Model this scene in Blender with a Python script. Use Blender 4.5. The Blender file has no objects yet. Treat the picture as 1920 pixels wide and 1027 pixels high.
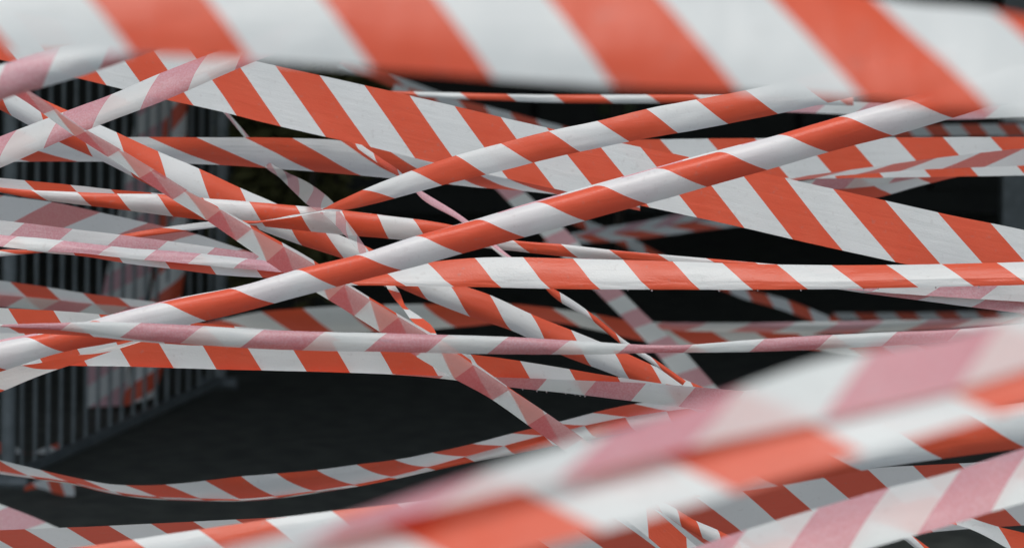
import bpy, bmesh, math, random
from mathutils import Vector, noise
random.seed(7)
SC = bpy.context.scene
COL = SC.collection

# ------------------------------------------------------------------ camera
F = 9400.0                       # focal length in photo pixels (1920 wide): a long lens
PITCH = math.atan(944.0 / F)     # the horizon lies well above the frame
CAMH = 1.68
FOCUS = 4.75
cam = bpy.data.cameras.new('camera')
cam.sensor_width = 36.0
cam.lens = F / 1920.0 * 36.0
cam.clip_start = 0.1
cam.clip_end = 2000
cam.dof.use_dof = True
cam.dof.focus_distance = FOCUS
cam.dof.aperture_fstop = (cam.lens / 1000.0) / 0.0095
co = bpy.data.objects.new('camera', cam)
COL.objects.link(co)
co.location = (0, 0, CAMH)
co.rotation_euler = (math.pi / 2 - PITCH, 0, 0)
SC.camera = co
CP, SP = math.cos(PITCH), math.sin(PITCH)

def at(x, y, d):
    """the place in the scene that the photo shows at pixel (x, y), d metres into the view"""
    cx = (x - 960.0) / F * d
    cy = -(y - 513.5) / F * d
    return Vector((cx, d * CP + cy * SP, CAMH - d * SP + cy * CP))

# ------------------------------------------------------------------ sky and sun (overcast)
SUN_EL, SUN_AZ = 66.0, 200.0     # degrees; the light comes from above, behind the camera
w = bpy.data.worlds.new('World')
SC.world = w
w.use_nodes = True
nt = w.node_tree
for n in list(nt.nodes):
    nt.nodes.remove(n)
sky = nt.nodes.new('ShaderNodeTexSky')
sky.sky_type = 'NISHITA'
sky.sun_disc = False
sky.sun_elevation = math.radians(SUN_EL)
sky.sun_rotation = math.radians(SUN_AZ)
sky.air_density = 1.0
sky.dust_density = 2.0
sky.ozone_density = 1.0
hs = nt.nodes.new('ShaderNodeHueSaturation')     # a cloud layer greys the sky
hs.inputs['Saturation'].default_value = 0.62
bg = nt.nodes.new('ShaderNodeBackground')
bg.inputs['Strength'].default_value = 0.10
ow = nt.nodes.new('ShaderNodeOutputWorld')
nt.links.new(sky.outputs[0], hs.inputs['Color'])
nt.links.new(hs.outputs[0], bg.inputs['Color'])
nt.links.new(bg.outputs[0], ow.inputs['Surface'])
sl = bpy.data.lights.new('sun', 'SUN')
sl.energy = 1.3
sl.angle = math.radians(30)
sl.color = (1.0, 0.97, 0.93)
so = bpy.data.objects.new('sun', sl)
COL.objects.link(so)
el, az = math.radians(SUN_EL), math.radians(SUN_AZ)
sd = Vector((math.sin(az) * math.cos(el), math.cos(az) * math.cos(el), math.sin(el)))
so.rotation_euler = sd.to_track_quat('Z', 'Y').to_euler()
so.location = sd * 50
SC.view_settings.view_transform = 'Standard'
SC.view_settings.look = 'None'
SC.view_settings.gamma = 1.0
SC.view_settings.exposure = 0.62

# ------------------------------------------------------------------ materials
def newmat(name):
    m = bpy.data.materials.new(name)
    m.use_nodes = True
    t = m.node_tree
    for n in list(t.nodes):
        t.nodes.remove(n)
    out = t.nodes.new('ShaderNodeOutputMaterial')
    return m, t, out

def N(t, kind, **kw):
    n = t.nodes.new(kind)
    for k, v in kw.items():
        setattr(n, k, v)
    return n

def tape_material(name, clear, through, stain=(0.74, 0.15, 0.11)):
    m, t, out = newmat(name)
    L = t.links.new
    uv = N(t, 'ShaderNodeUVMap', uv_map='UVMap')
    sep = N(t, 'ShaderNodeSeparateXYZ')
    L(uv.outputs[0], sep.inputs[0])
    fr = N(t, 'ShaderNodeMath', operation='FRACT')
    L(sep.outputs['X'], fr.inputs[0])
    lt = N(t, 'ShaderNodeMath', operation='LESS_THAN')
    L(fr.outputs[0], lt.inputs[0])
    lt.inputs[1].default_value = 0.5
    geo = N(t, 'ShaderNodeNewGeometry')
    tc = N(t, 'ShaderNodeTexCoord')
    # print wear and dust, in the tape's own place
    nz = N(t, 'ShaderNodeTexNoise')
    nz.inputs['Scale'].default_value = 45
    nz.inputs['Detail'].default_value = 5
    L(tc.outputs['Object'], nz.inputs['Vector'])
    fine = N(t, 'ShaderNodeTexNoise')
    fine.inputs['Scale'].default_value = 560
    fine.inputs['Detail'].default_value = 2
    L(tc.outputs['Object'], fine.inputs['Vector'])
    # colours: printed side and reverse
    red = N(t, 'ShaderNodeMixRGB')
    red.inputs[1].default_value = (0.78, 0.090, 0.028, 1)
    red.inputs[2].default_value = (0.81, 0.130, 0.055, 1)
    L(nz.outputs['Fac'], red.inputs[0])
    pink = N(t, 'ShaderNodeMixRGB')
    pink.inputs[1].default_value = (0.71, 0.39, 0.43, 1)
    pink.inputs[2].default_value = (0.77, 0.53, 0.565, 1)
    rp = N(t, 'ShaderNodeValToRGB')
    rp.color_ramp.elements[0].position = 0.38
    rp.color_ramp.elements[1].position = 0.66
    L(fine.outputs['Fac'], rp.inputs[0])
    L(rp.outputs[0], pink.inputs[0])
    white = N(t, 'ShaderNodeMixRGB')
    white.inputs[1].default_value = (0.73, 0.765, 0.735, 1)
    white.inputs[2].default_value = (0.79, 0.815, 0.785, 1)
    L(nz.outputs['Fac'], white.inputs[0])
    ink = N(t, 'ShaderNodeMixRGB')
    L(geo.outputs['Backfacing'], ink.inputs[0])
    L(red.outputs[0], ink.inputs[1])
    L(pink.outputs[0], ink.inputs[2])
    clean = N(t, 'ShaderNodeMixRGB')
    L(lt.outputs[0], clean.inputs[0])
    L(white.outputs[0], clean.inputs[1])
    L(ink.outputs[0], clean.inputs[2])
    sp = N(t, 'ShaderNodeTexNoise')
    sp.inputs['Scale'].default_value = 190
    sp.inputs['Detail'].default_value = 3
    L(tc.outputs['Object'], sp.inputs['Vector'])
    sr = N(t, 'ShaderNodeMapRange')
    sr.inputs['From Min'].default_value = 0.62
    sr.inputs['From Max'].default_value = 0.72
    sr.inputs['To Max'].default_value = 0.22
    L(sp.outputs['Fac'], sr.inputs['Value'])
    col = N(t, 'ShaderNodeMixRGB')
    L(sr.outputs[0], col.inputs[0])
    L(clean.outputs[0], col.inputs[1])
    col.inputs[2].default_value = (0.34, 0.30, 0.27, 1)
    # light that comes through: the white film passes it, the ink stains it
    tr = N(t, 'ShaderNodeMixRGB')
    L(lt.outputs[0], tr.inputs[0])
    tr.inputs[1].default_value = (0.90, 0.91, 0.90, 1)
    tr.inputs[2].default_value = (*stain, 1)
    # wrinkles: long creases and fine water beads
    mp = N(t, 'ShaderNodeMapping')
    mp.inputs['Scale'].default_value = (1.6, 9.0, 1.0)
    L(uv.outputs[0], mp.inputs['Vector'])
    wr = N(t, 'ShaderNodeTexNoise')
    wr.inputs['Scale'].default_value = 1.0
    wr.inputs['Detail'].default_value = 2.5
    wr.inputs['Distortion'].default_value = 0.6
    L(mp.outputs[0], wr.inputs['Vector'])
    b1 = N(t, 'ShaderNodeBump')
    b1.inputs['Strength'].default_value = 0.13
    b1.inputs['Distance'].default_value = 0.004
    L(wr.outputs['Fac'], b1.inputs['Height'])
    b2 = N(t, 'ShaderNodeBump')
    b2.inputs['Strength'].default_value = 0.35
    b2.inputs['Distance'].default_value = 0.0006
    L(fine.outputs['Fac'], b2.inputs['Height'])
    mp2 = N(t, 'ShaderNodeMapping')
    mp2.inputs['Scale'].default_value = (0.25, 7.0, 1.0)
    L(uv.outputs[0], mp2.inputs['Vector'])
    cz = N(t, 'ShaderNodeTexNoise')
    cz.inputs['Scale'].default_value = 1.0
    cz.inputs['Detail'].default_value = 3
    L(mp2.outputs[0], cz.inputs['Vector'])
    cr = N(t, 'ShaderNodeMapRange')
    cr.inputs['From Min'].default_value = 0.495
    cr.inputs['From Max'].default_value = 0.535
    L(cz.outputs['Fac'], cr.inputs['Value'])
    b3 = N(t, 'ShaderNodeBump')
    b3.inputs['Strength'].default_value = 0.045
    b3.inputs['Distance'].default_value = 0.0012
    L(cr.outputs[0], b3.inputs['Height'])
    L(b1.outputs[0], b3.inputs['Normal'])
    L(b3.outputs[0], b2.inputs['Normal'])
    pb = N(t, 'ShaderNodeBsdfPrincipled')
    L(col.outputs[0], pb.inputs['Base Color'])
    rr = N(t, 'ShaderNodeMapRange')
    rr.inputs['To Min'].default_value = 0.24
    rr.inputs['To Max'].default_value = 0.46
    L(nz.outputs['Fac'], rr.inputs['Value'])
    L(rr.outputs[0], pb.inputs['Roughness'])
    pb.inputs['IOR'].default_value = 1.45
    L(b2.outputs[0], pb.inputs['Normal'])
    tl = N(t, 'ShaderNodeBsdfTranslucent')
    L(tr.outputs[0], tl.inputs['Color'])
    mx = N(t, 'ShaderNodeMixShader')
    mx.inputs[0].default_value = through
    L(pb.outputs[0], mx.inputs[1])
    L(tl.outputs[0], mx.inputs[2])
    cl = N(t, 'ShaderNodeBsdfTransparent')
    L(tr.outputs[0], cl.inputs['Color'])
    mx2 = N(t, 'ShaderNodeMixShader')
    mx2.inputs[0].default_value = clear
    L(mx.outputs[0], mx2.inputs[1])
    L(cl.outputs[0], mx2.inputs[2])
    L(mx2.outputs[0], out.inputs['Surface'])
    return m

def plain(name, c1, c2, scale, rough=(0.5, 0.7), bump=0.2, dist=0.003, metal=0.0, detail=5):
    m, t, out = newmat(name)
    L = t.links.new
    tc = N(t, 'ShaderNodeTexCoord')
    nz = N(t, 'ShaderNodeTexNoise')
    nz.inputs['Scale'].default_value = scale
    nz.inputs['Detail'].default_value = detail
    L(tc.outputs['Object'], nz.inputs['Vector'])
    cr = N(t, 'ShaderNodeValToRGB')
    cr.color_ramp.elements[0].position = 0.35
    cr.color_ramp.elements[1].position = 0.68
    cr.color_ramp.elements[0].color = (*c1, 1)
    cr.color_ramp.elements[1].color = (*c2, 1)
    L(nz.outputs['Fac'], cr.inputs[0])
    pb = N(t, 'ShaderNodeBsdfPrincipled')
    L(cr.outputs[0], pb.inputs['Base Color'])
    rr = N(t, 'ShaderNodeMapRange')
    rr.inputs['To Min'].default_value = rough[0]
    rr.inputs['To Max'].default_value = rough[1]
    L(nz.outputs['Fac'], rr.inputs['Value'])
    L(rr.outputs[0], pb.inputs['Roughness'])
    pb.inputs['Metallic'].default_value = metal
    bp = N(t, 'ShaderNodeBump')
    bp.inputs['Strength'].default_value = bump
    bp.inputs['Distance'].default_value = dist
    L(nz.outputs['Fac'], bp.inputs['Height'])
    L(bp.outputs[0], pb.inputs['Normal'])
    L(pb.outputs[0], out.inputs['Surface'])
    return m

M_TAPE = tape_material('tape_film', 0.04, 0.34)
M_THIN = tape_material('thin_tape_film', 0.16, 0.42)
M_TUBE = tape_material('wet_tape_film', 0.22, 0.40)
M_SHEER = tape_material('sheer_tape_film', 0.58, 0.42, (0.80, 0.46, 0.42))
M_ASPH = plain('wet_asphalt', (0.064, 0.072, 0.060), (0.120, 0.130, 0.106), 14, (0.75, 0.95), 0.5, 0.006)
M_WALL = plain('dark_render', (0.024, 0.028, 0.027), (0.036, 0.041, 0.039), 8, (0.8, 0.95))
M_STEEL = plain('galvanised_steel', (0.13, 0.155, 0.16), (0.20, 0.23, 0.235), 30, (0.45, 0.6), 0.1, 0.001, 0.3)
M_LEAF = plain('dull_leaf', (0.070, 0.072, 0.022), (0.120, 0.118, 0.040), 6, (0.6, 0.8))
M_LEAF2 = plain('pale_leaf', (0.085, 0.12, 0.065), (0.12, 0.16, 0.09), 6, (0.6, 0.8))
M_BARK = plain('bark', (0.03, 0.025, 0.02), (0.05, 0.04, 0.03), 20)
m_, t_, o_ = newmat('water')
pb_ = N(t_, 'ShaderNodeBsdfPrincipled')
pb_.inputs['Base Color'].default_value = (0.9, 0.95, 0.97, 1)
pb_.inputs['Roughness'].default_value = 0.05
pb_.inputs['Transmission Weight'].default_value = 1.0
pb_.inputs['IOR'].default_value = 1.33
t_.links.new(pb_.outputs[0], o_.inputs['Surface'])
M_WATER = m_

# ------------------------------------------------------------------ mesh helpers
def link(name, verts, faces, mat, parent=None, smooth=False):
    me = bpy.data.meshes.new(name)
    me.from_pydata([tuple(v) for v in verts], [], faces)
    me.materials.append(mat)
    if smooth:
        me.polygons.foreach_set('use_smooth', [True] * len(me.polygons))
    o = bpy.data.objects.new(name, me)
    COL.objects.link(o)
    if parent:
        o.parent = parent
    return o

def tag(o, label=None, cat=None, group=None, kind=None):
    for k, v in (('label', label), ('category', cat), ('group', group), ('kind', kind)):
        if v:
            o[k] = v
    return o

def box(lo, hi):
    v = [Vector((x, y, z)) for x in (lo[0], hi[0]) for y in (lo[1], hi[1]) for z in (lo[2], hi[2])]
    f = [(0, 1, 3, 2), (4, 6, 7, 5), (0, 4, 5, 1), (2, 3, 7, 6), (0, 2, 6, 4), (1, 5, 7, 3)]
    return v, f

def tube(p, q, r, n=10):
    p, q = Vector(p), Vector(q)
    d = (q - p).normalized()
    a = d.orthogonal().normalized()
    b = d.cross(a)
    v, f = [], []
    for c in (p, q):
        for k in range(n):
            g = 2 * math.pi * k / n
            v.append(c + a * math.cos(g) * r + b * math.sin(g) * r)
    for k in range(n):
        f.append((k, (k + 1) % n, n + (k + 1) % n, n + k))
    f.append(tuple(range(n - 1, -1, -1)))
    f.append(tuple(range(n, 2 * n)))
    return v, f

def hermite(ts, vals, t):
    n = len(ts)
    if n == 1:
        return vals[0]
    i = 0
    while i < n - 2 and t > ts[i + 1]:
        i += 1
    def slope(k):
        if k == 0:
            return (vals[1] - vals[0]) / (ts[1] - ts[0])
        if k == n - 1:
            return (vals[-1] - vals[-2]) / (ts[-1] - ts[-2])
        h0, h1 = ts[k] - ts[k - 1], ts[k + 1] - ts[k]
        s0, s1 = (vals[k] - vals[k - 1]) / h0, (vals[k + 1] - vals[k]) / h1
        return (s0 * h1 + s1 * h0) / (h0 + h1)
    h = ts[i + 1] - ts[i]
    s = (t - ts[i]) / h
    if s > 1 or s < 0:
        e = n - 1 if s > 1 else 0
        return vals[e] + slope(e) * (t - ts[e])
    m0, m1 = slope(i) * h, slope(i + 1) * h
    s2, s3 = s * s, s * s * s
    return (2 * s3 - 3 * s2 + 1) * vals[i] + (s3 - 2 * s2 + s) * m0 + (-2 * s3 + 3 * s2) * vals[i + 1] + (s3 - s2) * m1

TAPES = {}
def tape(key, label, st, z, anchors, front=True, dz=None, arc=None, vt=None, vs=None, sg=None,
         ext=(0, 0), step=9.0, wr=1.0, edge=0, flip=None, per=None, mat=None, vk=1.0, flap=None):
    """One barrier tape.  st: stations along it, each the outline points across it (edge, folds, edge);
    z: distance(s); dz: how much deeper each outline point lies; arc: for a strip that curls, the
    angles it turns through; anchors: where the printed stripes begin along one edge."""
    npt = len(st[0]) // 2
    nst = len(st)
    dz = dz or [0.0] * npt
    arc = arc or [None] * (npt - 1)
    zs = list(z) if isinstance(z, (list, tuple)) else [z] * nst
    if len(zs) == 2 and nst > 2:
        x0, x1 = st[0][0], st[-1][0]
        zs = [zs[0] + (zs[1] - zs[0]) * (s[0] - x0) / (x1 - x0) for s in st]
    cen = [(sum(s[0::2]) / npt, sum(s[1::2]) / npt) for s in st]
    ts = [0.0]
    for a, b in zip(cen, cen[1:]):
        ts.append(ts[-1] + max(1.0, math.hypot(b[0] - a[0], b[1] - a[1])))
    t0, t1 = -ext[0], ts[-1] + ext[1]
    ns = max(6, int((t1 - t0) / step))
    top = st[nst // 2][1] < st[nst // 2][3]          # first point is the upper one
    if flip is None:
        flip = (front != top)
    if sg is None:
        sg = -1 if (front == top) else 1
    K = [3 if a is None else 10 for a in arc]
    seed = sum(ord(c) * (i + 3) for i, c in enumerate(key)) % 97
    rows = []                 # per sample: per seg: list of (point, vraw)
    edgepx, umid, prev = [], [], None
    def centre(t):
        return at(sum(hermite(ts, [s[2 * k] for s in st], t) for k in range(npt)) / npt,
                  sum(hermite(ts, [s[2 * k + 1] for s in st], t) for k in range(npt)) / npt, hermite(ts, zs, t))
    for i in range(ns + 1):
        t = t0 + (t1 - t0) * i / ns
        tang = (centre(t + 4) - centre(t - 4)).normalized()
        cmid = centre(t)
        px = [hermite(ts, [s[2 * k] for s in st], t) for k in range(npt)]
        py = [hermite(ts, [s[2 * k + 1] for s in st], t) for k in range(npt)]
        zz = hermite(ts, zs, t)
        segs = []
        v = 0.0
        for k in range(npt - 1):
            pts = []
            wpx = math.hypot(px[k + 1] - px[k], py[k + 1] - py[k]) / F * zz
            for j in range(K[k] + 1):
                s = j / K[k]
                off = dz[k] + (dz[k + 1] - dz[k]) * s
                q = s
                if arc[k]:
                    f0, f1 = math.radians(arc[k][0]), math.radians(arc[k][1])
                    ph = f0 + (f1 - f0) * s
                    den = math.sin(f1) - math.sin(f0)
                    q = (math.sin(ph) - math.sin(f0)) / den
                    R = wpx / abs(den)
                    off = dz[k] + (dz[k + 1] - dz[k]) * q
                    off -= R * (math.cos(ph) - (math.cos(f0) * (1 - q) + math.cos(f1) * q))
                wob = noise.noise(Vector((t / 140.0, (k + q) * 1.3, seed))) * 0.0016 \
                    + noise.noise(Vector((t / 45.0, (k + q) * 3.1, seed + 40))) * 0.0006
                x = px[k] + (px[k + 1] - px[k]) * q
                y = py[k] + (py[k + 1] - py[k]) * q \
                    + noise.noise(Vector((t / 120.0, k + round(q), seed + 11))) * 0.6 + noise.noise(Vector((t / 30.0, k + round(q), seed + 17))) * 0.3
                pts.append(at(x, y, zz + off + wob * wr))
            seg = []
            for j, p in enumerate(pts):
                if j:
                    e = p - pts[j - 1]
                    v += (e - tang * e.dot(tang)).length * vk
                seg.append([p, v, (p - cmid).dot(tang)])
            segs.append(seg)
        if vt:
            for seg in segs:
                for e in seg:
                    e[1] *= vt / max(v, 1e-6)
        if vs:
            for k, seg in enumerate(segs):
                a, b = seg[0][1], seg[-1][1]
                for e in seg:
                    e[1] = vs[k] + (vs[k + 1] - vs[k]) * ((e[1] - a) / max(b - a, 1e-9))
        rows.append(segs)
        edgepx.append((px[edge], py[edge]))
        c = at(sum(px) / npt, sum(py) / npt, zz)
        umid.append(0.0 if prev is None else umid[-1] + (c - prev).length)
        prev = c
    # stripe phase along the tape
    def ve(i):
        return rows[i][edge][0] if edge < npt - 1 else rows[i][-1][-1]
    ax = []
    for (x, n_) in anchors:
        i = min(range(ns + 1), key=lambda q: abs(edgepx[q][0] - x))
        u = umid[i]
        if 0 < i < ns:
            dxl = edgepx[i + 1][0] - edgepx[i - 1][0]
            if abs(dxl) > 1e-6:
                u += (x - edgepx[i][0]) / dxl * (umid[i + 1] - umid[i - 1])
        ax.append((u + ve(i)[2], n_ - sg * ve(i)[1] / 0.1))
    ax.sort()
    if len(ax) == 1:
        ax.append((ax[0][0] + (per or 0.1), ax[0][1] + 1))
    def U(u):
        k = 0
        while k < len(ax) - 2 and u > ax[k + 1][0]:
            k += 1
        (a, na), (b, nb) = ax[k], ax[k + 1]
        return na + (nb - na) * (u - a) / (b - a)
    verts, faces, uvs, mi = [], [], [], []
    for k in range(npt - 1):
        base = len(verts)
        n = K[k] + 1
        for i in range(ns + 1):
            for j in range(n):
                p, v, du = rows[i][k][j]
                verts.append(p)
                uvs.append((U(umid[i] + du) + sg * v / 0.1, v / 0.08))
        for i in range(ns):
            for j in range(n - 1):
                a = base + i * n + j
                q = (a, a + 1, a + n + 1, a + n)
                faces.append(q[::-1] if flip else q)
                mi.append(1 if flap and k == npt - 2 else 0)
    o = link('barrier_tape', verts, faces, mat or M_TAPE, smooth=True)
    if flap:                       # the layer lying against the back of a wet film
        o.data.materials.append(flap)
        o.data.polygons.foreach_set('material_index', mi)
    ul = o.data.uv_layers.new(name='UVMap')
    for lp in o.data.loops:
        ul.data[lp.index].uv = uvs[lp.vertex_index]
    tag(o, label, 'barrier tape', 'red and white barrier tapes strung across')
    TAPES[key] = (o, rows)
    return o

# ------------------------------------------------------------------ the ground
def sheet(name, x0, x1, y0, y1, zf, nx, ny, mat):
    v = [Vector((x0 + (x1 - x0) * i / nx, y0 + (y1 - y0) * j / ny, 0)) for j in range(ny + 1) for i in range(nx + 1)]
    for p in v:
        p.z = zf(p)
    f = [(j * (nx + 1) + i, j * (nx + 1) + i + 1, (j + 1) * (nx + 1) + i + 1, (j + 1) * (nx + 1) + i)
         for j in range(ny) for i in range(nx)]
    return link(name, v, f, mat)
tag(sheet('ground', -400, 400, -100, 900, lambda p: 0.0, 8, 10, M_ASPH), kind='structure')

# ------------------------------------------------------------------ the dark bay behind, with an unseen slab overhead added for shade
bay = bpy.data.objects.new('shade_bay', None)
COL.objects.link(bay)
bay.location = (0, 19, 0)
tag(bay, 'black bay shaded by an added unseen cover, closing off the background behind all the tapes', 'building')
def part(name, geo, mat, parent, org, smooth=False):
    v, f = geo
    return link(name, [p - org for p in v], f, mat, parent, smooth)
BO = Vector((0, 19, 0))
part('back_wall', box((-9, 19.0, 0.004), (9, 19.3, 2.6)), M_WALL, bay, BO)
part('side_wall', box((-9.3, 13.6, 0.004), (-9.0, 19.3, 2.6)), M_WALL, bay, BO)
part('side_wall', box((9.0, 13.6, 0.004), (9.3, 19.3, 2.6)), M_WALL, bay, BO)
part('shade_roof', box((-9.6, 9.2, 2.6), (9.6, 19.8, 2.8)), M_WALL, bay, BO)  # out of view; added to keep skylight off the ground and far tapes
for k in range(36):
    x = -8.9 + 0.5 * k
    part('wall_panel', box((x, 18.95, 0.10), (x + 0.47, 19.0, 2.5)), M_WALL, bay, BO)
part('column', box((1.395, 14.2, 0.004), (1.50, 14.3, 2.6)), M_STEEL, bay, BO)
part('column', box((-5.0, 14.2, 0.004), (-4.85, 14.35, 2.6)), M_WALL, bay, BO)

def shrub(label, base, rx, rz, n, mat, leaf, cat='shrub'):
    root = bpy.data.objects.new('shrub', None)
    COL.objects.link(root)
    root.location = base
    tag(root, label, cat)
    v, f = [], []
    for k in range(5):
        a = 2 * math.pi * k / 5
        tv, tf = tube((0, 0, 0), (math.cos(a) * rx * .5, math.sin(a) * rx * .4, rz * 1.3), 0.012, 6)
        o = len(v)
        v += tv
        f += [tuple(i + o for i in q) for q in tf]
    link('stems', v, f, M_BARK, root)
    v, f = [], []
    clumps = [(Vector((random.uniform(-.7, .7) * rx, random.uniform(-.6, .6) * rx, rz * random.uniform(.4, 1.7))), random.uniform(.25, .5)) for _ in range(16)]
    for k in range(n):
        c, r = random.choice(clumps)
        p = c + Vector((random.gauss(0, .5), random.gauss(0, .5), random.gauss(0, .5))) * r * rx
        p.z = max(p.z, 0.03)
        a = Vector((random.gauss(0, 1), random.gauss(0, 1), random.gauss(0, .6))).normalized()
        b = a.orthogonal().normalized()
        s = leaf * random.uniform(.6, 1.3)
        o = len(v)
        v += [p - a * s, p + b * s * .45, p + a * s, p - b * s * .45]
        f.append((o, o + 1, o + 2, o + 3))
    tag(link('foliage', v, f, mat, root), kind='stuff')
    return root
def groundpoint(x, d):
    p = at(x, 500, d)
    return Vector((p.x, p.y, 0))
shrub('dull olive shrub in the dark gap left of centre', groundpoint(570, 15.0), 0.26, 0.46, 3600, M_LEAF, 0.035)
shrub('small pale green shrub just under the thin rolled tape at top right of centre', groundpoint(1160, 17.5), 0.06, 0.52, 700, M_LEAF2, 0.03)

# ------------------------------------------------------------------ the crowd barrier at left
Z0 = 11.8
r0 = at(15, 897, Z0)
lo_, hi_ = Z0, 20.0
for _ in range(60):                       # the rail is level: find how deep its far end lies
    md = (lo_ + hi_) / 2
    if at(411, 714, md).z > r0.z:
        lo_ = md
    else:
        hi_ = md
r1 = at(411, 714, lo_)
along = (r1 - r0)
UPV = Vector((0.018, 0, 1)).normalized()
bar_root = bpy.data.objects.new('crowd_barrier', None)
COL.objects.link(bar_root)
BR = Vector((r0.x, r0.y, 0))
bar_root.location = BR
tag(bar_root, 'grey galvanised steel crowd barrier with upright bars standing at the left', 'crowd barrier')
HT = 1.06
def bp_(name, geo, parent=bar_root, smooth=True):
    return part(name, geo, M_STEEL, parent, BR, False)
bp_('bottom_rail', tube(r0, r1, 0.015, 12))
bp_('top_rail', tube(r0 + UPV * HT, r1 + UPV * HT, 0.015, 12))
for r in (r0, r1):
    g = r - UPV * (r.z / UPV.z)
    bp_('post', tube(r - UPV * (r.z - 0.02), r + UPV * (HT + 0.03), 0.018, 12))
    side = along.cross(Vector((0, 0, 1))).normalized()
    ft = Vector((g.x, g.y, 0.016))
    bp_('foot', tube(ft - side * 0.05, ft + side * 0.05, 0.018, 10))
NB = 17
for k in range(1, NB + 1):
    b = r0 + along * (k / (NB + 1.0))
    bp_('bar', tube(b + UPV * 0.006, b + UPV * (HT - 0.006), 0.0046, 8))

# ------------------------------------------------------------------ the tapes, near to far
tape('near_top', 'broad blurred red and white tape running along the top edge in front of everything',
     [(-60, -150, -60, 98), (250, -150, 250, 102), (700, -125, 700, 130), (1150, -90, 1150, 163), (1500, -38, 1500, 178),
      (1700, 5, 1700, 192), (1860, 20, 1860, 208), (2000, 48, 2000, 222)], 1.6,
     [(250, 0), (700, 1), (1150, 2), (1620, 3)], edge=1, dz=[0.022, 0], vt=0.052, ext=(500, 500), arc=[(-10, 30)], wr=.5)
tape('near_low', 'broad blurred folded tape rising across the lower right corner',
     [(380, 1140, 380, 1040, 380, 1066), (600, 1100, 600, 985, 600, 1012), (794, 1085, 794, 921, 794, 961), (1020, 1025, 1020, 846, 1020, 907),
      (1290, 949, 1290, 762, 1290, 840), (1530, 876, 1530, 678, 1530, 789), (1800, 797, 1800, 624, 1800, 729), (1990, 742, 1990, 572, 1990, 672)],
     1.42, [(1040, 0), (1540, 1)], edge=2, flap=M_THIN, dz=[-0.016, 0.004, -0.0100], vs=[0, .037, .062], ext=(300, 400), wr=.15)
tape('low_right', 'soft bright tape emerging under the blurred corner tape at lower right',
     [(-80, 1050, -80, 1130), (140, 1026, 140, 1105), (300, 1003, 300, 1082), (500, 973, 500, 1052), (760, 940, 760, 1020), (1100, 890, 1100, 962),
      (1480, 832, 1480, 907), (1620, 800, 1620, 881), (1760, 778, 1760, 860), (1990, 745, 1990, 832)], 3.7,
     [(372, 0), (622, 1), (1350, 4), (1690, 5.13)], edge=0, dz=[0, 0], arc=[(-30, 50)], ext=(300, 400))
tape('pink_corner', 'soft pink reverse-side tape rising at the lower right corner',
     [(x, a, x, b, x, a + (b - a) * .36) for x, a, b in ((1180, 1075, 1172), (1340, 1012, 1112), (1500, 962, 1066), (1650, 918, 1022), (1780, 885, 984), (1850, 862, 962), (2000, 815, 920))],
     3.2, [(1720, 0), (1990, 1)], edge=1, front=False, mat=M_TUBE, flap=M_TAPE, dz=[0.022, -0.006, 0.020], ext=(200, 300), arc=[(-25, 15), None], wr=.5)
tape('pink_upper_left', 'blurred pink tape at the upper left corner tucked under the top tape',
     [(-90, 148, -90, 232), (0, 122, 0, 189), (82, 98, 82, 164), (150, 84, 150, 144), (229, 70, 229, 117), (300, 50, 300, 95)], 3.3,
     [(12, 0), (215, 1)], front=False, arc=[(-45, 55)], ext=(300, 150))
tape('pink_tube', 'long pink rolled tape running level across the lower middle',
     [(-60, 606, -60, 610, -60, 624), (0, 612, 0, 608, 0, 624), (109, 619, 109, 605, 109, 627), (174, 626, 174, 603, 174, 631), (262, 637, 262, 605, 262, 640),
      (381, 647, 381, 611, 381, 648), (500, 654, 500, 618, 500, 645), (743, 660, 743, 625, 743, 635), (970, 664, 970, 632, 970, 638),
      (1120, 664, 1120, 641, 1120, 655), (1256, 661, 1256, 647, 1256, 660), (1440, 659, 1440, 634, 1440, 657), (1610, 651, 1610, 625, 1610, 649),
      (1774, 640, 1774, 618, 1774, 638), (1990, 625, 1990, 600, 1990, 620)],
     4.35, [(265, -2), (495, -1), (726, 0), (954, 1), (1180, 2)], edge=1, front=False, mat=M_TUBE, flap=M_TAPE, dz=[0, 0, 0.008], arc=[(38, -58), None], ext=(300, 300), wr=.6)
tape('main_diagonal', 'glossy rolled tape rising diagonally through the centre from lower left to upper right',
     [(-120, 676, -120, 735, -120, 672), (0, 641, 0, 697, 0, 637), (109, 620, 109, 662, 109, 617), (232, 584, 232, 638, 232, 583), (335, 560, 335, 613, 335, 558), (447, 537, 447, 587, 447, 537),
      (554, 506, 554, 558, 554, 508), (683, 474, 683, 524, 683, 476), (778, 443, 778, 500, 778, 444), (895, 411, 895, 468, 895, 410), (1005, 380, 1005, 439, 1005, 377),
      (1125, 346, 1125, 406, 1125, 343), (1229, 316, 1229, 378, 1229, 314), (1349, 284, 1349, 344, 1349, 281), (1458, 253, 1458, 313, 1458, 254), (1577, 218, 1577, 279, 1577, 221),
      (1687, 187, 1687, 251, 1687, 190), (1783, 160, 1783, 222, 1783, 165), (1900, 125, 1900, 186, 1900, 130), (2000, 95, 2000, 156, 2000, 100)],
     [4.5, 4.45], [(300, -2), (554, -1), (778, 0), (1005, 1), (1229, 2), (1458, 3), (1687, 4)], dz=[0, 0, 0.022], arc=[(-80, 24), None], ext=(300, 300), wr=.7, vs=None)
tape('low_left_lip', 'narrow tape slanting out of the left edge just under the rolled tape',
     [(-120, 724, -120, 775), (0, 690, 0, 735), (75, 680, 75, 704), (163, 661, 163, 674), (255, 638, 255, 643), (330, 620, 330, 622)], 4.55,
     [(41, 0), (250, 1)], ext=(300, 0), vt=.03)
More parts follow.
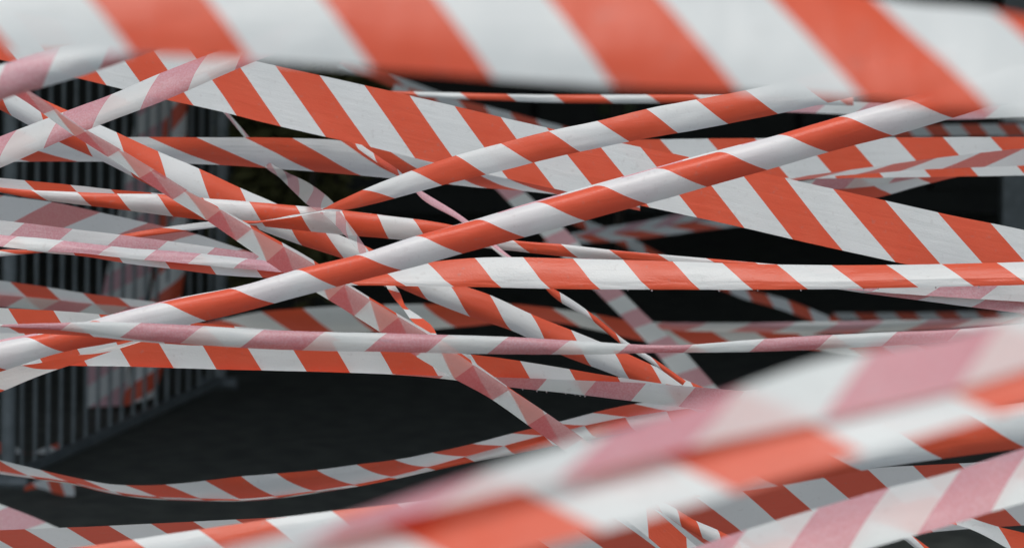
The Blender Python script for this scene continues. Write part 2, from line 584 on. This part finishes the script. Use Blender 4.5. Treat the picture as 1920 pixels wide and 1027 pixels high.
tape('see_through', 'see-through doubled pink tape crossing downwards from upper left to lower middle',
     [(-60, 112, -84, 122, -62, 113), (57, 171, 31, 180, 55, 172), (153, 238, 141, 256, 151, 240), (221, 277, 206, 297, 219, 279), (346, 353, 322, 373, 344, 355), (412, 392, 387, 413, 414, 391), (477, 431, 450, 456, 480, 428),
      (576, 487, 540, 517, 581, 484), (655, 538, 616, 562, 659, 536), (753, 597, 712, 622, 756, 594), (802, 626, 765, 658, 806, 623), (890, 685, 852, 710, 893, 682), (955, 728, 915, 744, 956, 727),
      (1030, 777, 995, 800, 1030, 778), (1103, 828, 1060, 846, 1102, 829), (1190, 895, 1150, 925, 1188, 897)],
     4.6, [(141, 0), (262, 1), (387, 2), (500, 3), (616, 4), (712, 5), (852, 6), (990, 7)], front=False, mat=M_SHEER, flap=M_TAPE, edge=1, dz=[-0.002, 0.001, 0.001], ext=(150, 0), step=7, wr=.5, vs=[0, .010, .056])
tape('see_through_tail', 'vivid red and white tape end dropping out at the bottom edge right of centre',
     [(1120, 880, 1080, 905), (1190, 925, 1140, 948), (1240, 965, 1180, 978), (1300, 1018, 1240, 1028), (1380, 1085, 1315, 1095)], 4.7,
     [(1210, 0)], per=.1, edge=0, ext=(0, 200), sg=-1)
tape('pink_mid_left', 'pink wet reverse-side tape rising from the left edge to the top tape',
     [(x, b, x, a, x, a + (b - a) * .62) for x, a, b in ((-100, 294, 354), (0, 256, 315), (120, 210, 262), (207, 178, 227), (300, 138, 192), (387, 104, 155), (463, 76, 122), (560, 40, 85))],
     4.68, [(-60, -1), (120, 0), (300, 1)], edge=1, front=False, mat=M_THIN, flap=M_TAPE, arc=[(45, -40), None], dz=[-0.004, 0.010, 0.012], ext=(300, 100))
tape('twist', 'thin twisted pink tape spiralling down left of centre',
     [(400, 190, 406, 187), (424, 217, 431, 215), (458, 258, 466, 255), (497, 313, 507, 306), (524, 333, 541, 325), (549, 358, 577, 342), (582, 388, 622, 376), (614, 408, 640, 400), (640, 434, 664, 432), (671, 470, 690, 470),
      (702, 512, 716, 508), (722, 538, 734, 534)],
     [5.7, 5.66, 5.6, 5.5, 5.33, 5.16, 4.99, 4.94, 4.88, 4.85, 4.83, 4.82],
     [(424, -2), (500, 0), (560, 1.5), (600, 2.4), (650, 3.4), (680, 4.2), (735, 5)], front=False, mat=M_SHEER, vt=.06, sg=1, flip=False, step=5)
tape('twist_tail', 'short twisted red and white tail of tape hanging just above the pink tube',
     [(706, 506, 718, 500), (722, 533, 735, 527), (737, 557, 750, 549), (756, 579, 761, 574), (773, 602, 787, 593), (799, 625, 812, 614), (812, 642, 823, 636), (850, 690, 860, 684)], [4.82, 4.82, 4.8, 4.78, 4.76, 4.74, 4.72, 4.72],
     [(712, -.5), (727, 0), (756, .5), (768, 1), (799, 1.5), (850, 2.4)], front=True, vt=.02, sg=-1, flip=True, step=4, wr=.3)
tape('level_bright', 'bright wet tape running level from the centre to the right edge',
     [(600, 520, 600, 532, 600, 536), (690, 507, 690, 528, 690, 535), (816, 490, 816, 525, 816, 537), (880, 484, 880, 524, 880, 538), (1080, 485, 1080, 526, 1080, 542), (1265, 490, 1265, 527, 1265, 543), (1420, 495, 1420, 527, 1420, 543),
      (1560, 497, 1560, 527, 1560, 542), (1700, 496, 1700, 524, 1700, 539), (1920, 491, 1920, 520, 1920, 534), (2000, 489, 2000, 518, 2000, 532)], [4.8, 4.68],
     [(800, -1), (981, 0), (1168, 1), (1354, 2), (1559, 3), (1765, 4)], dz=[0.010, -0.002, -0.003], arc=[(-15, 12), (5, 32)], ext=(0, 350), vs=[0, .020, .030], wr=.45)
tape('pale_under_level', 'pale pink doubled tape peeping out under the bright level tape at right',
     [(1480, 520, 1480, 532, 1480, 530, 1480, 528), (1575, 525, 1575, 541, 1575, 540, 1575, 543), (1680, 528, 1680, 550, 1680, 549, 1680, 557), (1800, 530, 1800, 558, 1800, 557, 1800, 573), (1920, 532, 1920, 566, 1920, 565, 1920, 588), (2000, 534, 2000, 571, 2000, 570, 2000, 598)],
     4.9, [(1736, 0), (1940, 1)], edge=1, front=False, dz=[0, 0, 0.004, 0.006], vs=[0, .018, .062, .075], ext=(0, 300))
tape('fold_left', 'folded tape at left with pink flap over a red and white lower edge',
     [(-60, 453, -60, 432, -60, 453), (0, 462, 0, 440, 0, 462), (82, 473, 82, 447, 82, 471), (153, 480, 153, 455, 153, 475), (245, 495, 245, 465, 245, 485), (330, 505, 330, 471, 330, 492), (420, 516, 420, 480, 420, 501),
      (500, 521, 500, 489, 500, 508), (580, 526, 580, 499, 580, 514)], 4.78, [(120, 0), (294, 1), (465, 2)], edge=1, dz=[0.002, 0.003, -0.004], ext=(350, 0), arc=[None, (-50, 30)])
tape('pale_over_fold', 'pale pink reverse-side tape lying just above the folded tape at left',
     [(-60, 405, -60, 448), (0, 413, 0, 455), (46, 418, 46, 460), (136, 429, 136, 472), (226, 440, 226, 482), (316, 452, 316, 492), (403, 464, 403, 500), (485, 475, 485, 508), (570, 490, 570, 515)], 4.83,
     [(46, 0), (226, 1), (403, 2)], front=False, ext=(350, 0))
tape('rising_upper', 'tape rising right from a tight twist left of centre to the top tape',
     [(-100, 481, -100, 496), (0, 468, 0, 481), (75, 468, 75, 474), (180, 449, 180, 458), (283, 430, 283, 442), (376, 417, 376, 430), (440, 413, 440, 422), (480, 414, 480, 419), (560, 401, 560, 405), (600, 394, 600, 398), (628, 380, 634, 396), (699, 348, 699, 383),
      (772, 320, 772, 363), (854, 292, 854, 341), (939, 269, 939, 321), (1033, 245, 1033, 297), (1120, 227, 1120, 278), (1215, 204, 1215, 259), (1305, 187, 1305, 244), (1403, 168, 1403, 225), (1500, 147, 1500, 205), (1600, 124, 1600, 182)],
     [5.0, 4.85], [(-10, -4), (283, -2.6), (590, -1), (772, 0), (939, 1), (1120, 2), (1305, 3)], ext=(200, 200), arc=[(-40, 25)], vs=[0, .027])
tape('rope', 'thin tape rolled into a cord slanting down through the middle',
     [(x - 3.2 * q, y + 3.9 * q, x + 3.2 * q, y - 3.9 * q) for x, y, q in ((563, 191, 1), (643, 251, 1), (671, 273, 1), (711, 301, 1.1), (750, 328, .9), (766, 342, .2), (785, 360, -.9), (867, 412, -1), (943, 476, -1), (1005, 522, -.6), (1016, 531, .2), (1031, 543, 1), (1117, 600, 1), (1165, 639, 1), (1232, 682, 1), (1283, 718, 1))],
     [5.47, 5.42, 5.37, 5.3, 5.24, 5.2, 5.16, 5.06, 5.0, 5.0, 5.0, 5.0, 5.0, 5.0, 5.0, 5.0],
     [(640, -.9), (672, -.5), (708, 0), (752, .48), (768, 1.02), (1008, 1.46), (1022, 2), (1054, 2.5), (1116, 3), (1168, 3.5), (1230, 3.9)], edge=0, arc=[(70, -70)], front=True, sg=1, vt=.02, flip=True, step=6, wr=.3)
tape('rolled_left', 'long rolled red tape sloping gently from the left edge behind the main diagonal',
     [(-60, 330, -60, 360, -60, 346, -60, 354), (0, 334, 0, 360, 0, 352, 0, 361), (55, 339, 55, 366, 55, 356, 55, 371), (144, 348, 144, 378, 144, 360, 144, 383), (218, 356, 218, 384, 218, 363, 218, 392), (294, 362, 294, 392, 294, 364, 294, 402), (376, 371, 376, 400, 376, 371, 376, 412),
      (441, 376, 441, 405, 441, 376, 441, 418), (525, 383, 525, 410, 525, 383, 525, 428), (640, 394, 640, 425, 640, 394, 640, 440), (725, 404, 725, 430, 725, 404, 725, 447), (838, 420, 838, 445, 838, 420, 838, 458), (960, 450, 960, 460, 960, 450, 960, 470), (1057, 458, 1057, 470, 1057, 458, 1057, 481),
      (1142, 468, 1142, 478, 1142, 468, 1142, 487), (1240, 477, 1240, 484, 1240, 477, 1240, 494), (1440, 494, 1440, 500, 1440, 494, 1440, 508), (1600, 508, 1600, 515, 1600, 508, 1600, 522)],
     5.03, [(-30, -1), (144, 0), (294, 1), (640, 3), (774, 4), (960, 5), (1142, 6)], edge=2, dz=[0.004, 0.006, 0, 0.002], vs=[0, .02, .058, .078], arc=[None, None, (-55, 45)], ext=(350, 0))
tape('long_diagonal', 'tape descending from the upper left edge under the other tapes to lower right of centre',
     [(-120, 96, -120, 150), (0, 150, 0, 206), (110, 200, 110, 266), (218, 248, 199, 306), (295, 283, 262, 338), (370, 315, 330, 372), (450, 352, 418, 402), (525, 385, 495, 434), (600, 424, 565, 460), (683, 460, 655, 490), (775, 505, 750, 540),
      (850, 530, 825, 572), (917, 552, 900, 600), (995, 588, 965, 622), (1080, 622, 1060, 668), (1170, 660, 1145, 700), (1243, 693, 1220, 730), (1310, 722, 1285, 762), (1400, 760, 1375, 800)],
     5.1, [(218, 0), (373, 1), (528, 2), (683, 3), (838, 4), (995, 5), (1145, 6)], arc=[(-20, 65)], ext=(300, 0), vs=[0, .038])
tape('mid_flat', 'flat tape behind the pink tube with a pale flap folded up at its right',
     [(-100, 570, -100, 682, -100, 683), (0, 577, 0, 684, 0, 684), (101, 582, 101, 685, 101, 685), (245, 594, 245, 687, 245, 687), (406, 608, 406, 692, 406, 692), (575, 624, 575, 696, 575, 696), (737, 643, 737, 702, 737, 701), (850, 660, 850, 712, 850, 705), (940, 671, 940, 724, 940, 707), (1046, 688, 1046, 735, 1046, 711),
      (1142, 704, 1142, 746, 1142, 715), (1229, 717, 1229, 757, 1229, 719), (1340, 732, 1340, 770, 1340, 728), (1500, 752, 1500, 790, 1500, 745)],
     [4.95, 4.8], [(83, -1), (245, 0), (406, 1), (575, 2), (737, 3), (917, 4), (1095, 5), (1272, 6)], edge=1, dz=[0.002, 0.004, -0.003], ext=(300, 100), vk=.75)
tape('wide_flat', 'widest flat tape descending from the upper left to the right edge',
     [(-120, 0, -120, 86), (0, 18, 0, 112), (190, 52, 190, 158), (316, 78, 316, 188), (425, 102, 425, 212), (490, 117, 490, 229), (683, 160, 683, 273), (852, 199, 852, 314), (970, 227, 970, 339), (1068, 249, 1068, 360), (1172, 270, 1172, 379), (1275, 291, 1275, 401), (1368, 311, 1368, 421),
      (1458, 331, 1458, 442), (1562, 354, 1562, 466), (1660, 376, 1660, 487), (1758, 398, 1758, 508), (1920, 431, 1920, 543), (2000, 448, 2000, 560)],
     [5.4, 4.95], [(516, 0), (683, 1), (852, 2), (1562, 6), (1758, 7)], dz=[0.004, -0.004], ext=(350, 350), vt=.073, wr=1.3)
tape('drop_rope', 'short rolled red and white cord in the bottom right shadow',
     [(1200, 920, 1194, 938), (1262, 950, 1250, 966), (1300, 973, 1284, 990), (1340, 990, 1322, 1010), (1440, 1042, 1420, 1060)], 4.85, [(1268, 0), (1345, 1)], edge=0, arc=[(-60, 60)], vt=.03, sg=-1)
tape('corner_rope', 'red cord leaving the bottom edge near the right corner',
     [(1640, 958, 1630, 972), (1706, 1000, 1694, 1010), (1745, 1028, 1732, 1040), (1820, 1075, 1805, 1090)], 4.9, [(1700, 0)], per=.2, edge=0, arc=[(-60, 60)], vt=.03, sg=-1)
tape('corner_front', 'red and white tape dipping out of the bottom right corner',
     [(1780, 955, 1760, 975), (1860, 983, 1822, 992), (1925, 1000, 1885, 1025), (2010, 1035, 1960, 1075)], 4.95, [(1872, 0)], per=.1, edge=0, ext=(0, 150), sg=-1)
tape('bottom_shaded', 'wide shaded tape along the bottom edge below all the others',
     [(-120, 999, -120, 1082), (0, 993, 0, 1078), (125, 988, 125, 1075), (283, 981, 283, 1070), (442, 973, 442, 1066), (700, 960, 700, 1060), (1050, 935, 1050, 1045), (1300, 915, 1300, 1032), (1480, 900, 1480, 1020), (1620, 879, 1620, 1010), (1800, 868, 1800, 992), (1920, 862, 1920, 984), (2000, 858, 2000, 978)],
     5.2, [(125, 0), (283, 1), (442, 2), (1380, 7), (1540, 8), (1712, 9)], dz=[-0.05, 0.05], ext=(300, 300), vt=.075)
tape('sagging', 'slack tape sagging through the lower left over dark asphalt',
     [(x, a, x, l + 5, x, l, x, b) for x, a, l, b in ((-100, 838, 858, 862), (0, 862, 882, 888), (76, 880, 894, 898), (142, 895, 904, 907), (191, 905, 916, 920), (273, 909, 929, 932), (330, 906, 932, 935), (390, 900, 934, 937), (458, 892, 934, 937),
      (519, 887, 929, 932), (598, 880, 918, 921), (669, 870, 907, 911), (743, 861, 891, 897), (811, 848, 873, 882), (884, 832, 852, 866), (960, 812, 831, 852), (1060, 787, 806, 832), (1172, 760, 782, 812), (1300, 742, 765, 800), (1420, 730, 752, 790))],
     [5.9, 5.5], [(76, 0), (235, 1), (385, 2), (519, 3), (669, 4), (811, 5), (960, 6)], dz=[-0.012, 0.014, 0.006, 0.004], vs=[0, .04, .08, .092], arc=[(0, 45), None, (-50, 50)], ext=(300, 0))
tape('upper_level_left', 'level tape behind the crossing tapes at upper left of centre',
     [(-80, 262, -80, 306), (57, 262, 57, 303), (153, 259, 153, 303), (278, 257, 278, 305), (422, 258, 422, 310), (550, 259, 550, 319), (639, 264, 639, 326), (715, 280, 715, 333), (800, 300, 800, 341), (900, 322, 900, 352), (1000, 343, 1000, 360), (1068, 352, 1068, 368), (1200, 380, 1200, 395)], 5.5,
     [(98, -1), (278, 0), (458, 1), (639, 2), (820, 3), (950, 4)], ext=(300, 0), dz=[-0.008, 0.008], vs=[0, .075], arc=[(-5, 55)])
tape('level_right', 'level tape behind the diagonals at upper right',
     [(1080, 262, 1080, 330), (1172, 262, 1172, 332), (1327, 260, 1327, 335), (1503, 259, 1503, 335), (1679, 258, 1679, 333), (1857, 257, 1857, 330), (2000, 257, 2000, 328)], 6.0,
     [(1148, -1), (1327, 0), (1503, 1), (1679, 2), (1857, 3)], ext=(100, 400), vs=[0, .037])
tape('pale_strip_right', 'narrow pale pink strip crossing the level tape at the right edge',
     [(1400, 340, 1400, 344), (1500, 331, 1500, 338), (1570, 322, 1570, 330), (1650, 311, 1650, 324), (1720, 301, 1720, 319), (1801, 291, 1801, 315), (1880, 282, 1880, 312), (2000, 272, 2000, 306)], 5.85,
     [(1605, 0), (1766, 1)], edge=1, front=False, ext=(0, 350), dz=[-0.02, 0.02])
tape('folded_right', 'dim folded tape hanging below the pale strip at the right',
     [(1440, 402, 1440, 352, 1440, 374), (1500, 390, 1500, 340, 1500, 362), (1644, 371, 1644, 326, 1644, 348), (1723, 349, 1723, 318, 1723, 333), (1788, 333, 1788, 312, 1788, 323), (1858, 317, 1858, 307, 1858, 313), (1960, 298, 1960, 292, 1960, 296)], 6.2,
     [(1594, 0), (1745, 1)], edge=0, dz=[0.03, 0.006, 0.014], ext=(0, 200))
tape('grey_left', 'dim grey reverse-side tape sloping down at the left behind the folded tape',
     [(-80, 352, -80, 430), (0, 366, 0, 440), (98, 379, 98, 452), (188, 398, 188, 466), (278, 418, 278, 478), (357, 436, 357, 488), (463, 470, 463, 505), (560, 500, 560, 520)], 5.9,
     [(98, 0), (278, 1)], front=False, ext=(350, 0), dz=[-0.02, 0.02])
tape('back_left', 'dim tape with folded lower edge behind the main diagonal at lower left',
     [(-80, 518, -80, 568, -80, 548), (0, 526, 0, 575, 0, 553), (87, 538, 87, 583, 87, 560), (155, 549, 155, 590, 155, 568), (226, 558, 226, 595, 226, 573), (290, 566, 290, 598, 290, 579), (360, 576, 360, 600, 360, 585)], 6.6,
     [(19, 0), (155, 1)], edge=0, dz=[-0.018, 0.012, -0.008], ext=(350, 0))
tape('blurred_mid', 'soft dim tape behind the pink tube in the middle',
     [(330, 618, 330, 628), (400, 603, 400, 618), (490, 584, 490, 621), (566, 578, 566, 624), (645, 574, 645, 624), (720, 571, 720, 622), (792, 570, 792, 618), (880, 569, 880, 611), (965, 570, 965, 603), (1030, 577, 1030, 603), (1115, 589, 1115, 618), (1190, 603, 1190, 636), (1250, 614, 1250, 646), (1350, 619, 1350, 650), (1500, 624, 1500, 652), (1620, 640, 1620, 672), (1720, 650, 1720, 680), (1850, 664, 1850, 694)], 9.3,
     [(490, 0), (645, 1), (792, 2), (955, 3), (1115, 4), (1250, 5), (1414, 6), (1570, 7)], dz=[-0.02, 0.02], arc=[(10, 50)], vs=[0, .037])
tape('purple_level', 'thin rolled purplish tape running level at right of centre',
     [(1208, 603, 1208, 614), (1250, 604, 1250, 618), (1400, 605, 1400, 622), (1556, 603, 1556, 626), (1692, 600, 1692, 621), (1856, 597, 1856, 610), (2000, 594, 2000, 606)], 9.25,
     [(1521, 0), (1690, 1)], edge=1, front=False, arc=[(-20, 70)], dz=[-0.01, 0.01], ext=(0, 350))
tape('purple_diagonal', 'pale reverse-side tape falling steeply right of centre',
     [(870, 295, 920, 297), (925, 350, 975, 352), (1005, 430, 1062, 432), (1114, 543, 1163, 543), (1177, 605, 1226, 605), (1218, 648, 1266, 640), (1264, 703, 1312, 690), (1285, 727, 1345, 727), (1350, 800, 1410, 800)], [9.4, 9.05],
     [(1114, 0), (1177, 1.3), (1264, 3)], front=False, edge=0, vs=[0, .045], sg=-1, dz=[0.03, -0.03])
tape('top_grey', 'grey tape half hidden under the blurred top tape at right',
     [(1400, 180, 1400, 206), (1480, 185, 1480, 210), (1640, 192, 1640, 217), (1800, 198, 1800, 224), (1920, 192, 1920, 218), (2000, 188, 2000, 214)], 7.2, [(1485, 0), (1630, 1), (1796, 2)], edge=0, front=False, ext=(0, 350))
tape('thin_red_top', 'thin rolled red and white tape running level under the top tape',
     [(640, 166, 640, 172), (734, 171, 734, 178), (856, 174, 856, 186), (950, 177, 950, 190), (1044, 178, 1044, 193), (1215, 177, 1215, 194), (1294, 177, 1294, 194), (1450, 178, 1450, 196), (1600, 180, 1600, 198)], 6.7,
     [(862, 0), (1037, 1), (1212, 2)], arc=[(-65, 65)])
tape('falling_top', 'dim tape falling right behind the widest tape near top centre',
     [(740, 158, 734, 176), (806, 176, 800, 195), (860, 187, 852, 206), (956, 211, 948, 230), (1053, 236, 1045, 256), (1150, 262, 1142, 282)], 11.0, [(859, 0), (956, 1)])
tape('bottom_left_pale', 'pale purplish tape end at the lower left corner',
     [(-80, 912, -80, 985), (0, 944, 0, 1012), (55, 965, 55, 1030), (112, 990, 112, 1050), (170, 1015, 170, 1072)], 6.8, [(15, 0)], per=.11, edge=0, front=False, ext=(250, 0))
tape('far_short', 'far dim tape slanting in the black gap right of centre below the bright level tape',
     [(1330, 516, 1324, 532), (1400, 542, 1394, 560), (1477, 562, 1471, 582), (1523, 580, 1517, 600), (1600, 612, 1594, 632)], 11.6, [(1477, 0)], per=.1)
tape('far_strip', 'far dim red and white strip in the black gap under the widest tape',
     [(1020, 446, 1020, 462), (1080, 441, 1080, 457), (1170, 435, 1170, 451), (1225, 428, 1225, 445), (1280, 419, 1280, 437), (1360, 408, 1360, 427), (1450, 396, 1450, 416)], 11.8, [(1075, -1), (1146, 0), (1250, 1)], vt=.05)
tape('far_strip_pale', 'far grey strip lying just above the dim strip in the black gap',
     [(1060, 440, 1060, 452), (1130, 427, 1130, 442), (1200, 416, 1200, 432), (1270, 402, 1270, 420), (1340, 390, 1340, 408), (1420, 374, 1420, 392)], 12.2, [(1180, 0)], front=False, per=.1, vt=.05)
tape('far_fall', 'far pale tape falling behind the dim strips in the black gap',
     [(1060, 392, 1048, 404), (1094, 410, 1082, 424), (1128, 424, 1116, 438), (1190, 450, 1178, 466), (1240, 476, 1228, 492), (1300, 508, 1288, 524)], 12.6, [(1130, 0)], per=.11)
tape('far_right_top', 'far dim tape running level near the right edge under the grey tape',
     [(1640, 236, 1640, 258), (1765, 234, 1765, 256), (1836, 233, 1836, 255), (2000, 232, 2000, 254)], 11.8, [(1800, 0), (1870, 1)], ext=(0, 300))
tape('far_dashes', 'faintest far tape low in the black gap at right',
     [(1560, 586, 1560, 600), (1700, 586, 1700, 600), (1850, 584, 1850, 598), (1980, 583, 1980, 597)], 14.0, [(1600, 0), (1676, 1)], ext=(0, 300))
tape('far_top_blur', 'far grey tape blurred under the top tape left of centre',
     [(640, 106, 634, 126), (700, 126, 694, 148), (790, 160, 782, 182), (860, 186, 852, 206)], 11.6, [(840, 0)], per=.3)
tape('hang_front', 'wide red and white tape draped behind the barrier bars',
     [(158, 764, 232, 760), (163, 690, 243, 690), (190, 560, 275, 565), (215, 440, 292, 445), (235, 330, 305, 330), (262, 180, 330, 180)], 13.2, [(160, 0)], per=.12, edge=0, vt=.075, sg=-1, flip=True, front=True)
tape('hang_back', 'pale creased tape hanging beside the wide one behind the barrier',
     [(228, 762, 290, 745), (245, 690, 305, 690), (272, 600, 330, 600), (292, 500, 348, 500), (300, 360, 350, 360), (305, 250, 350, 250), (312, 160, 352, 160)], 13.15, [(245, 0)], per=.12, edge=0, vt=.08, sg=-1, front=False, flip=False, arc=[(-60, 60)])
tape('heap', 'crumpled tape lying at the foot of the barrier',
     [(-30, 838, -30, 862), (15, 828, 15, 856), (50, 850, 50, 872), (85, 838, 85, 866), (110, 830, 110, 850)], 12.4, [(40, 0)], per=.09, ext=(0, 0))
tape('ground_scrap', 'loose scrap of tape beside the barrier foot under the sagging tape',
     [(46, 912, 46, 920), (70, 900, 70, 914), (105, 898, 108, 926), (140, 905, 140, 930)], 11.6, [(88, 0)], per=.06)

# ------------------------------------------------------------------ beads of water hanging from wet lower edges
def drops(key, seg, j, spots):
    o, rows = TAPES[key]
    v, f = [], []
    for s in spots:
        p = rows[int(s * (len(rows) - 1))][seg][j][0]
        r = random.uniform(.0006, .0010)
        c = p + Vector((0, 0, -r * .7))
        base = len(v)
        for a in range(1, 5):
            th = math.pi * a / 5
            for b in range(8):
                ph = 2 * math.pi * b / 8
                v.append(c + Vector((math.sin(th) * math.cos(ph) * r, math.sin(th) * math.sin(ph) * r, math.cos(th) * r * 1.25)))
        for a in range(3):
            for b in range(8):
                f.append((base + a * 8 + b, base + (a + 1) * 8 + b, base + (a + 1) * 8 + (b + 1) % 8, base + a * 8 + (b + 1) % 8))
        f.append(tuple(base + b for b in range(8)))
        f.append(tuple(base + 24 + b for b in range(7, -1, -1)))
    tag(link('water_drops', v, f, M_WATER, o, True), kind='stuff')
drops('level_bright', 1, -1, [.30, .335, .36, .43, .47, .52, .585, .60, .66, .71, .78])
drops('mid_flat', 1, 0, [.655, .668, .69, .705, .713, .733, .74, .745, .752])
drops('pink_mid_left', 0, -1, [.52, .55, .6, .63])
